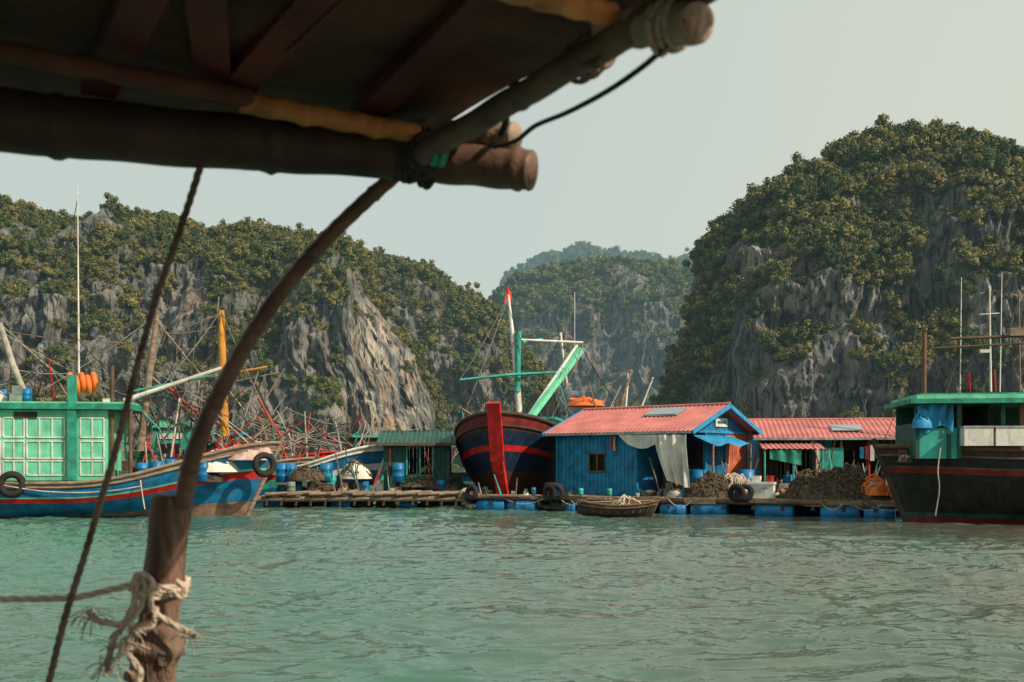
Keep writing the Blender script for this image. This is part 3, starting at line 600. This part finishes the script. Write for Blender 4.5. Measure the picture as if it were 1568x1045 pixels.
# ------------------------------------------------------------ second house
f5=frame_px(1163,41.2,-9); X1=f5.loc(1412,0,0).x; W=4
g=G('red_roof_floating_house',f5.T); z1=2.9; zr=3.75
w=g('walls'); planks(w,(0,W),(X1,W),z0,z1,dwood); planks(w,(0,0),(0,W),z0,z1,blue); planks(w,(X1,0),(X1,W),z0,z1,mwood); planks(w,(0,.0),(X1*.12,0),z0,z1,dwood); planks(w,(X1*.33,.3),(X1*.46,.3),z0,z1,teal); planks(w,(X1*.46,.6),(X1*.75,.6),z0,z1,dwood); planks(w,(X1*.75,0),(X1,0),z0,z1,hmaroon)
g('window').box((X1*.6,.56,2.0),(1,.05,.8),dark); g('window').box((X1*.86,-.05,2.0),(.7,.05,.7),dark)
for k in(-.5,0,.5): g('window').box((X1*.6+k,.52,2.0),(.05,.05,.85),wood)
for i in range(7): g('posts').tube([(X1*i/6,-.35,z0),(X1*i/6,-.35,z1)],.05,random.choice([wood,red,mwood]),6)
r=g('roof'); corr(r,(-.3,-.6,z1),(X1+.6,0,0),(0,W/2+.6,zr-z1),roofr); corr(r,(-.3,W+.6,z1),(X1+.6,0,0),(0,-W/2-.6,zr-z1),roofr); r.box((X1/2,-.62,z1-.03),(X1+.6,.04,.1),steel); r.tube([(-.3,W/2,zr),(X1+.3,W/2,zr)],.06,roofr,8)
for sx_ in(0,X1): g('gable').add([(sx_,0,z1),(sx_,W,z1),(sx_,W/2,zr)],[(0,1,2)],blue)
pc=Vector((X1*.55,.5,z1+(1.1)/(W/2+.6)*(zr-z1)+.08)); N_=Vector((0,-(zr-z1),W/2+.6)).normalized(); R=Matrix(((1,0,0),(0,N_.z,N_.y),(0,-N_.y,N_.z))); g('solar_panel').box(pc,(1.2,.8,.04),glassm,R)
xa=f5.loc(1166,0,-1.6).x;xb=f5.loc(1262,0,-1.6).x
corr(g('awning'),(xa,-1.9,2.45),(xb-xa,0,0),(0,1.5,.25),roofr); 
for xx in (xa+.1,(xa+xb)/2,xb-.1): g('posts').tube([(xx,-1.8,z0),(xx,-1.8,2.45)],.045,teal,6)
g('awning').sheet(lambda u,v:Vector((xa+.3+u*1.2,-1.85+.05*math.sin(u*15),2.4-v*(.35+.25*u))),14,4,mintd)
g('door').box((f5.loc(1270,0,-.1).x,-.4,1.75),(1.0,.05,1.5),teal); g('door').box((f5.loc(1250,0,-.1).x,-.45,1.8),(.12,.05,1.5),white)
clutter(g,0,X1,-1.4,-.1,z0,30,95,'stored_gear',1.1)
g('posts').tube([f5.loc(1414,640,-.8),f5.loc(1416,508,-.8)],[.09,.08],mwood,8)
for i in range(8): g('laundry').box((X1*.62+i*.2,-.5,2.3),(.16,.04,.45+.1*(i%3)),[hblue,dred,tarp,gdark,pink][i%5])
g.done()
f6=frame_px(946,35.6,-6); g=G('rowing_boat',f6.T)
hull(g,2.9,1.0,lambda t:.4+.16*(2*t-1)**2,lambda t:-.1,[(.8,dwood),(1,mwood)],rake=.3,sternw=.35,deck=.45,gun=mwood,gr=.035,deckm=dwood,stemr=.03,n=20)
for x in (-.8,0,.8): g('thwart').box((x,0,.36),(.18,.85,.03),wood)
g('oar').tube([(-1.2,-.2,.5),(1.3,.25,.55)],.025,wood,6); g('oar').box((-1.3,-.22,.5),(.4,.1,.02),wood)
heap(g('net'),(.3,0,.25),.6,.35,.35,net,ropem,5,20); g.done()
# ------------------------------------------------------------ right boat
L=16.; bw=P(1341,684,32.6); deg=180-8; a=math.radians(deg); fr=Frame(bw.x-math.cos(a)*L/2,bw.y-math.sin(a)*L/2,deg)
g=G('fishing_boat',fr.T)
hull(g,L,4.2,lambda t:2.3+.15*ss(.7,1,t),lambda t:-.4,[(.2,dred),(.25,gdark),(.7,black),(.76,dred),(.78,mwood),(.9,black),(1,dwood)],rake=1.1,deck=.82,gun=mwood,gr=.09,stem=dwood,bowp=.62,kbow=1.7)
c0=1.5
def q(px,py,c=c0): return fr.loc(px,py,c)
cb=g('cabin'); xa=q(1402,0).x; xb=q(1700,0).x; zf=2.05; zt=q(1480,618).z
for px in (1404,1452,1468,1535,1600,1660):
    p=q(px,0); cb.box((p.x,c0,(zf+zt)/2),(.12,.12,zt-zf),gdark)
pa=q(1404,0).x; pb=q(1466,0).x; cb.box(((pa+pb)/2,c0,(zf+q(0,662).z)/2),(abs(pb-pa),.06,q(0,662).z-zf),teal)
cb.box(((pa+xb)/2,-1.2,(zf+zt)/2),(abs(xb-pa),.06,zt-zf),gdark); cb.box((q(1590,0).x,c0,(zf+zt)/2),(1.1,.06,zt-zf),mwood); cb.box((q(1500,0).x-.3,.2,(zf+zt)/2),(.06,2.4,zt-zf-.05),dark)
cb.box((pa,.15,(zf+q(0,655).z)/2),(.06,2.6,q(0,655).z-zf),gdark)
cb.box(((xa+xb)/2,.15,zt+.06),(abs(xb-xa)+.5,3.6,.14),mintd); cb.box(((xa+xb)/2,.15,zt+.2),(abs(xb-xa)+.1,3.3,.12),mint); cb.box(((xa+xb)/2,.15,zt+.29),(abs(xb-xa)-.2,3.0,.05),mintd)
clutter(g,q(1545,0).x,q(1475,0).x,.3,1.2,2.1,8,99,'cabin_items',1.0)
def bt(u,v):
    p=q(1404+u*55,620+v*(38+6*math.sin(u*7)),c0+.1); p.y+=.08*math.sin(u*19+v*3); return p
g('blue_tarp').sheet(bt,20,8,bluet); heap(g('blue_tarp'),q(1412,655,c0+.1),.3,.2,.5,bluet,bluet,5,5)
for pa_,pb_ in ((1472,1516),(1520,1566)):
    A1=q(pa_,684,c0+.25);A2=q(pb_,656,c0+.25); g('white_box').box(((A1.x+A2.x)/2,c0+.25,(A1.z+A2.z)/2+.02),(abs(A1.x-A2.x),.6,A2.z-A1.z),white); g('white_box').box(((A1.x+A2.x)/2,c0+.25,A2.z+.04),(abs(A1.x-A2.x)+.05,.65,.05),steel)
m=g('masts')
m.tube([q(1415,602,1),q(1415,510,1)],.07,mwood,8); m.tube([q(1470,600,.5),q(1472,425,.5)],[.02,.012],white,6); m.tube([q(1484,600,.5),q(1482,570,.5)],.05,red,6); m.tube([q(1523,600,.6),q(1521,566,.6)],.06,dred,6)
m.tube([q(1517,600,.8),q(1515,438,.8)],[.035,.02],white,6); m.tube([q(1531,600,.8),q(1534,418,.8)],[.02,.012],white,6); m.tube([q(1562,600,.8),q(1560,452,.8)],[.03,.02],wood,6)
m.tube([q(1455,519,.8),q(1640,512,.8)],[.045,.05],mwood,8); m.tube([q(1425,534,.8),q(1640,522,.8)],[.03,.04],mwood,8); m.box(q(1556,509,.8),(.45,.3,.25),wood); m.tube([q(1500,482,.8),q(1530,480,.8)],.02,white,6); m.box(q(1508,538,.8),(.3,.1,.1),white)
for A1,B1 in [((1472,430),(1400,600)),((1515,440),(1430,535)),((1534,420),(1600,600)),((1515,440),(1455,519)),((1560,455),(1500,600)),((1415,512),(1350,684)),((1415,512),(1480,600))]: g('rigging').tube(sag(q(*A1,.8),q(*B1,.8),.1),.01,dwood,4)
g('hull_rope').tube(smooth([q(1440,686,2.0),q(1436,720,2.05),q(1438,750,2.0),q(1432,790,1.6)],16),.02,ropem,6)
clutter(g,q(1352,0).x-.8,pa+.2,-.9,1.2,1.95,5,97,'deck_gear',.5); clutter(g,xb,xa-.5,-1,1,zt+.3,6,98,'deck_gear',.5)
g.done()
# ------------------------------------------------------------ foreground: canopy of our boat
bam=mat('bamboo',(.15,.085,.06),.5,var=.55,scale=9,bump=.2,bscale=40,grime=.6,gcol=(.05,.033,.026)); baml=mat('sunlit_bamboo',(.6,.26,.085),.5,var=.5,scale=9,bscale=40,grime=.7,gcol=(.12,.05,.025))  # baml: the slats' warm lit look is put into their base colour
beamm=mat('canopy_beam_bamboo',(.062,.036,.028),.55,var=.5,scale=6,bump=.2,bscale=30,grime=.3,gcol=(.08,.06,.05))
bamp=mat('pale_bamboo',(.46,.33,.25),.55,var=.45,scale=14,bscale=40,grime=.6,gcol=(.1,.06,.05))
cdark=mat('canopy_board',(.078,.031,.018),.8,var=.6,scale=5,grime=.5,gcol=(.14,.085,.05)); cred=mat('canopy_red_board',(.11,.02,.015),.7,var=.5,scale=6,grime=.3)
def bamboo(mb,p0,p1,r0,r1,m,nodes,hollow=False,n=90,bend=0):
    p0=Vector(p0);p1=Vector(p1);pts=[];rs=[]
    for i in range(n+1):
        t=i/n; pts.append(p0.lerp(p1,t)+Vector((0,0,bend*math.sin(t*math.pi)+.0012*math.sin(i*.35)))); r=r0+(r1-r0)*t
        for nd in nodes: r*=1+.16*math.exp(-((t-nd)*(p1-p0).length/.008)**2)-.05*math.exp(-((t-nd)*(p1-p0).length/.02)**2)
        rs.append(r)
    mb.tube(pts,rs,m,24,cap=not hollow)
    if hollow:
        d=(p1-p0).normalized(); mb.tube([p1-d*.001,p1+d*.003,p1+d*.003,p1-d*.05],[r1,r1*.97,r1*.74,r1*.7],m,24,cap=False); mb.tube([p1-d*.05,p1-d*.051],[r1*.72,.001],dark,24)
g=G('bamboo_boat_canopy')
hz=.585
def pl(px,py,z=hz):
    d=z*F/(YH-py); return Vector(((px-CX)/F*d,d,CZ+z))
c1=pl(650,212); l1=pl(-200,158); r1=pl(1040,-16)
dl=(l1-c1).normalized(); dr=(r1-c1).normalized()
g('roof_sheet').sheet(lambda u,v:c1+dl*u*4.2+dr*v*4.2+Vector((0,0,.006*math.sin(u*40)+.006*math.sin(v*33))),50,50,cdark)
g('roof_sheet').sheet(lambda u,v:c1+dl*u*4.2+dr*v*4.2+Vector((0,0,.03)),2,2,cdark)
b_=g('bamboo_poles')
bamboo(b_,P(-260,156,1.42),P(640,239,1.66),.05,.039,beamm,[.35,.72],False,90,-.006)
bamboo(b_,P(560,240,1.69),P(812,262,1.60),.034,.032,bam,[.3,.93],True,60)
bamboo(b_,P(560,205,1.74),P(788,211,1.62),.025,.025,bamp,[.45,.86],True)
bamboo(b_,P(596,266,1.70),P(1110,-38,1.08),.019,.018,bam,[.2,.5,.8])
bamboo(b_,P(930,44,1.27),P(1066,36,1.10),.024,.0225,bamp,[.4,.75],True)
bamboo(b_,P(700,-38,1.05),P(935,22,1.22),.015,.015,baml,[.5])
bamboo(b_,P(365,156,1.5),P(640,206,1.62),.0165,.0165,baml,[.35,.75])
bamboo(b_,P(-100,60,1.15),P(380,150,1.5),.012,.015,cdark,[.4])
for a0,b0 in (((345,172,1.56),(540,-40,1.15)),((150,160,1.5),(250,-40,1.1)),((560,195,1.64),(800,-30,1.15)),((330,165,1.56),(310,-40,1.12))):
    g('roof_battens').beam(P(*a0)+Vector((0,0,.02)),P(*b0)+Vector((0,0,.02)),.05,.018,cred)
g('roof_battens').beam(P(440,80,1.32),P(560,-30,1.15),.006,.006,cred)
ls=g('lashings')
def lash(p,ax,R,r,m,k,sp=.009):
    p=Vector(p);ax=Vector(ax).normalized()
    for i in range(k): ls.torus(p+ax*(i-k/2)*sp+Vector((random.uniform(-.003,.003),0,random.uniform(-.003,.003))),ax+Vector((random.uniform(-.25,.25),random.uniform(-.2,.2),random.uniform(-.25,.25))),R,r,m,24)
ra=P(1110,-38,1.08)-P(596,266,1.7)
lash(P(905,84,1.32),ra,.024,.004,ropeb,6); lash(P(1030,38,1.14),(1,-1,-.1),.026,.004,ropem,4)
lash(P(640,240,1.64),ra,.027,.006,roped,7,.012); lash(P(640,240,1.66),(1,.2,-.2),.043,.006,roped,6,.012); lash(P(676,242,1.58),(1,.1,-.3),.012,.004,mat('green_cord',(.03,.3,.2),.7),3)
ls.rope([P(895,100,1.26),P(915,98,1.24),P(920,76,1.24),P(900,56,1.25)],.004,ropeb)
ls.tube(smooth([P(770,160,1.5),P(775,185,1.55),P(768,205,1.6)],10),.006,roped,6)
g.done()
def br(g): g('cord').tube(smooth([P(1028,64,1.13),P(985,102,1.18),P(930,140,1.27),P(870,172,1.36),P(820,193,1.44),P(790,216,1.52),P(756,226,1.56)],50),.0036,roped,8)
single('black_cord',br)
g=G('bamboo_support_pole')
pts=smooth([P(618,258,1.70),P(560,308,1.70),(P(500,366,1.70)),P(442,432,1.70),P(392,503,1.70),P(350,575,1.70),P(316,645,1.70),P(294,705,1.70),P(279,775,1.70)],120)
rs=[.0125+.003*i/120+(.0018 if i%24==12 else 0)+.0004*math.sin(i*1.3) for i in range(121)]
g('curved_pole').tube(pts,rs,bam,16)
g.done()
g=G('bamboo_post')
def post(z): return P(264,762,1.72).lerp(P(232,1050,1.72),(P(0,762,1.72).z-z)/(P(0,762,1.72).z-P(0,1050,1.72).z))
zt=P(0,762,1.72).z; pts=[];rs=[]
for i in range(180):
    z=zt-i*.007; pts.append(post(z)); r=.034+.003*math.sin(i*.4)*.3
    for nd in (.26,.62,1.0): r+=.009*math.exp(-((zt-z-nd)/.012)**2)
    if zt-z>.22: r+=.006
    rs.append(r)
pm=mat('old_bamboo_post',(.17,.1,.07),.65,var=.65,scale=14,bump=.7,bscale=50,stretch=(1,1,.25),grime=.7,gcol=(.36,.25,.18))
g('post').tube(pts,rs,pm,28); g('post').tube([pts[0]+Vector((0,0,.001)),pts[0]+Vector((0,0,.004)),pts[0]+Vector((0,0,.004)),pts[2]],[.034,.032,.026,.025],pm,28,cap=False)
for pz in ((.285,1),(.31,-1)):
    p=post(zt-pz[0]); g('post').tube([p,p+Vector((pz[1]*.03,-.04,.01))],[.014,.009],pm,10)
g.done()
g=G('knotted_rope'); kp=g('rope')
for i in range(3):
    p=post(P(0,893+i*7,1.72).z); kp.rope([p+Vector((.043*math.cos(t),.043*math.sin(t),.004*math.sin(t*2+i))) for t in np.linspace(0,6.28,10)],.0055,ropem,90)
yy=1.66
for pts in ([(-40,918),(60,917),(120,914),(170,903),(215,893)],[(210,890),(205,925),(190,955),(172,985),(163,1035)],[(215,885),(228,905),(235,935),(262,955),(290,968),(300,975)],[(135,935),(150,950),(190,955),(215,930),(222,900)],[(200,905),(212,880),(232,890),(225,912),(205,905)],[(205,960),(198,1000),(215,1030),(205,1060)],[(262,905),(280,915),(282,900),(270,890)],[(240,930),(232,960),(205,970),(185,1000)]):
    kp.rope([P(a,b,yy) for a,b in pts],.0054,ropem,90)
r=random.Random(3)
for i in range(60):
    sx_,sy=r.choice([(165,1015),(198,960),(140,940),(290,968),(190,985),(180,1000)]); a=r.uniform(0,6.28); l=r.uniform(12,40)
    kp.tube(smooth([P(sx_+r.uniform(-12,12),sy+r.uniform(-12,12),yy),P(sx_+math.cos(a)*l*.6,sy+abs(math.sin(a))*l*.5,yy-.01),P(sx_+math.cos(a)*l+r.uniform(-6,6),sy+abs(math.sin(a))*l+6,yy)],6),.0011,ropem,4)
g.done()
def tr_(g): g('rope').rope([P(312,232,1.56),P(303,268,1.57),P(276,352,1.6),P(240,455,1.62),P(205,580,1.62),P(180,680,1.62),P(152,775,1.62),P(130,850,1.62),P(100,945,1.62),P(74,1050,1.62),P(50,1150,1.62)],.0056,ropeb,120)
single('canopy_stay_rope',tr_)
fo=Frame(.2,-2.3,70); g=G('wooden_tour_boat',fo.T)
hull(g,9,2.6,lambda t:.75+.25*ss(.7,1,t),lambda t:-.3,[(.7,mwood),(1,teal)],rake=.6,deck=.6); g('cross_bench').box((0,0,.75),(.35,2.1,.05),wood); g('cross_bench').box((0,0,.6),(.3,1.9,.25),mwood)
g.done()
# ------------------------------------------------------------ sky, sun, camera
sd=Vector((.78,-.48,.72)).normalized(); el=math.asin(sd.z); rot=math.atan2(sd.x,sd.y)
w=bpy.data.worlds.new('World'); scene.world=w; w.use_nodes=True; nt=w.node_tree; bg=nt.nodes['Background']
sk=nn(nt,'ShaderNodeTexSky',sky_type='NISHITA'); sk.sun_disc=False; sk.sun_elevation=el; sk.sun_rotation=rot; sk.dust_density=4; sk.air_density=1.2; sk.ozone_density=1
tc=nn(nt,'ShaderNodeTexCoord'); sx=nn(nt,'ShaderNodeSeparateXYZ'); nt.links.new(tc.outputs['Generated'],sx.inputs[0])
hz_=mixc(nt,ramp(nt,sx.outputs[0],-.3,.7),(6.1,6.9,6.3),(7.9,7.9,6.4))
c=mixc(nt,.86,sk.outputs[0],hz_); nt.links.new(c,bg.inputs[0]); bg.inputs[1].default_value=.1
sl=bpy.data.lights.new('sun','SUN'); sl.energy=5.0; sl.angle=math.radians(.6); sl.color=(1,.85,.66); so=bpy.data.objects.new('sun',sl); scene.collection.objects.link(so); so.rotation_euler=sd.to_track_quat('Z','Y').to_euler(); so.location=(0,0,50)
cd=bpy.data.cameras.new('camera'); co=bpy.data.objects.new('camera',cd); scene.collection.objects.link(co); co.location=(0,0,CZ); co.rotation_euler=(math.radians(90),0,0)
cd.lens=35; cd.sensor_width=36; cd.shift_y=(YH-522.5)/1568; cd.clip_start=.05; cd.clip_end=9000; cd.dof.use_dof=True; cd.dof.focus_distance=40; cd.dof.aperture_fstop=7.1
scene.camera=co
scene.view_settings.view_transform='Standard'
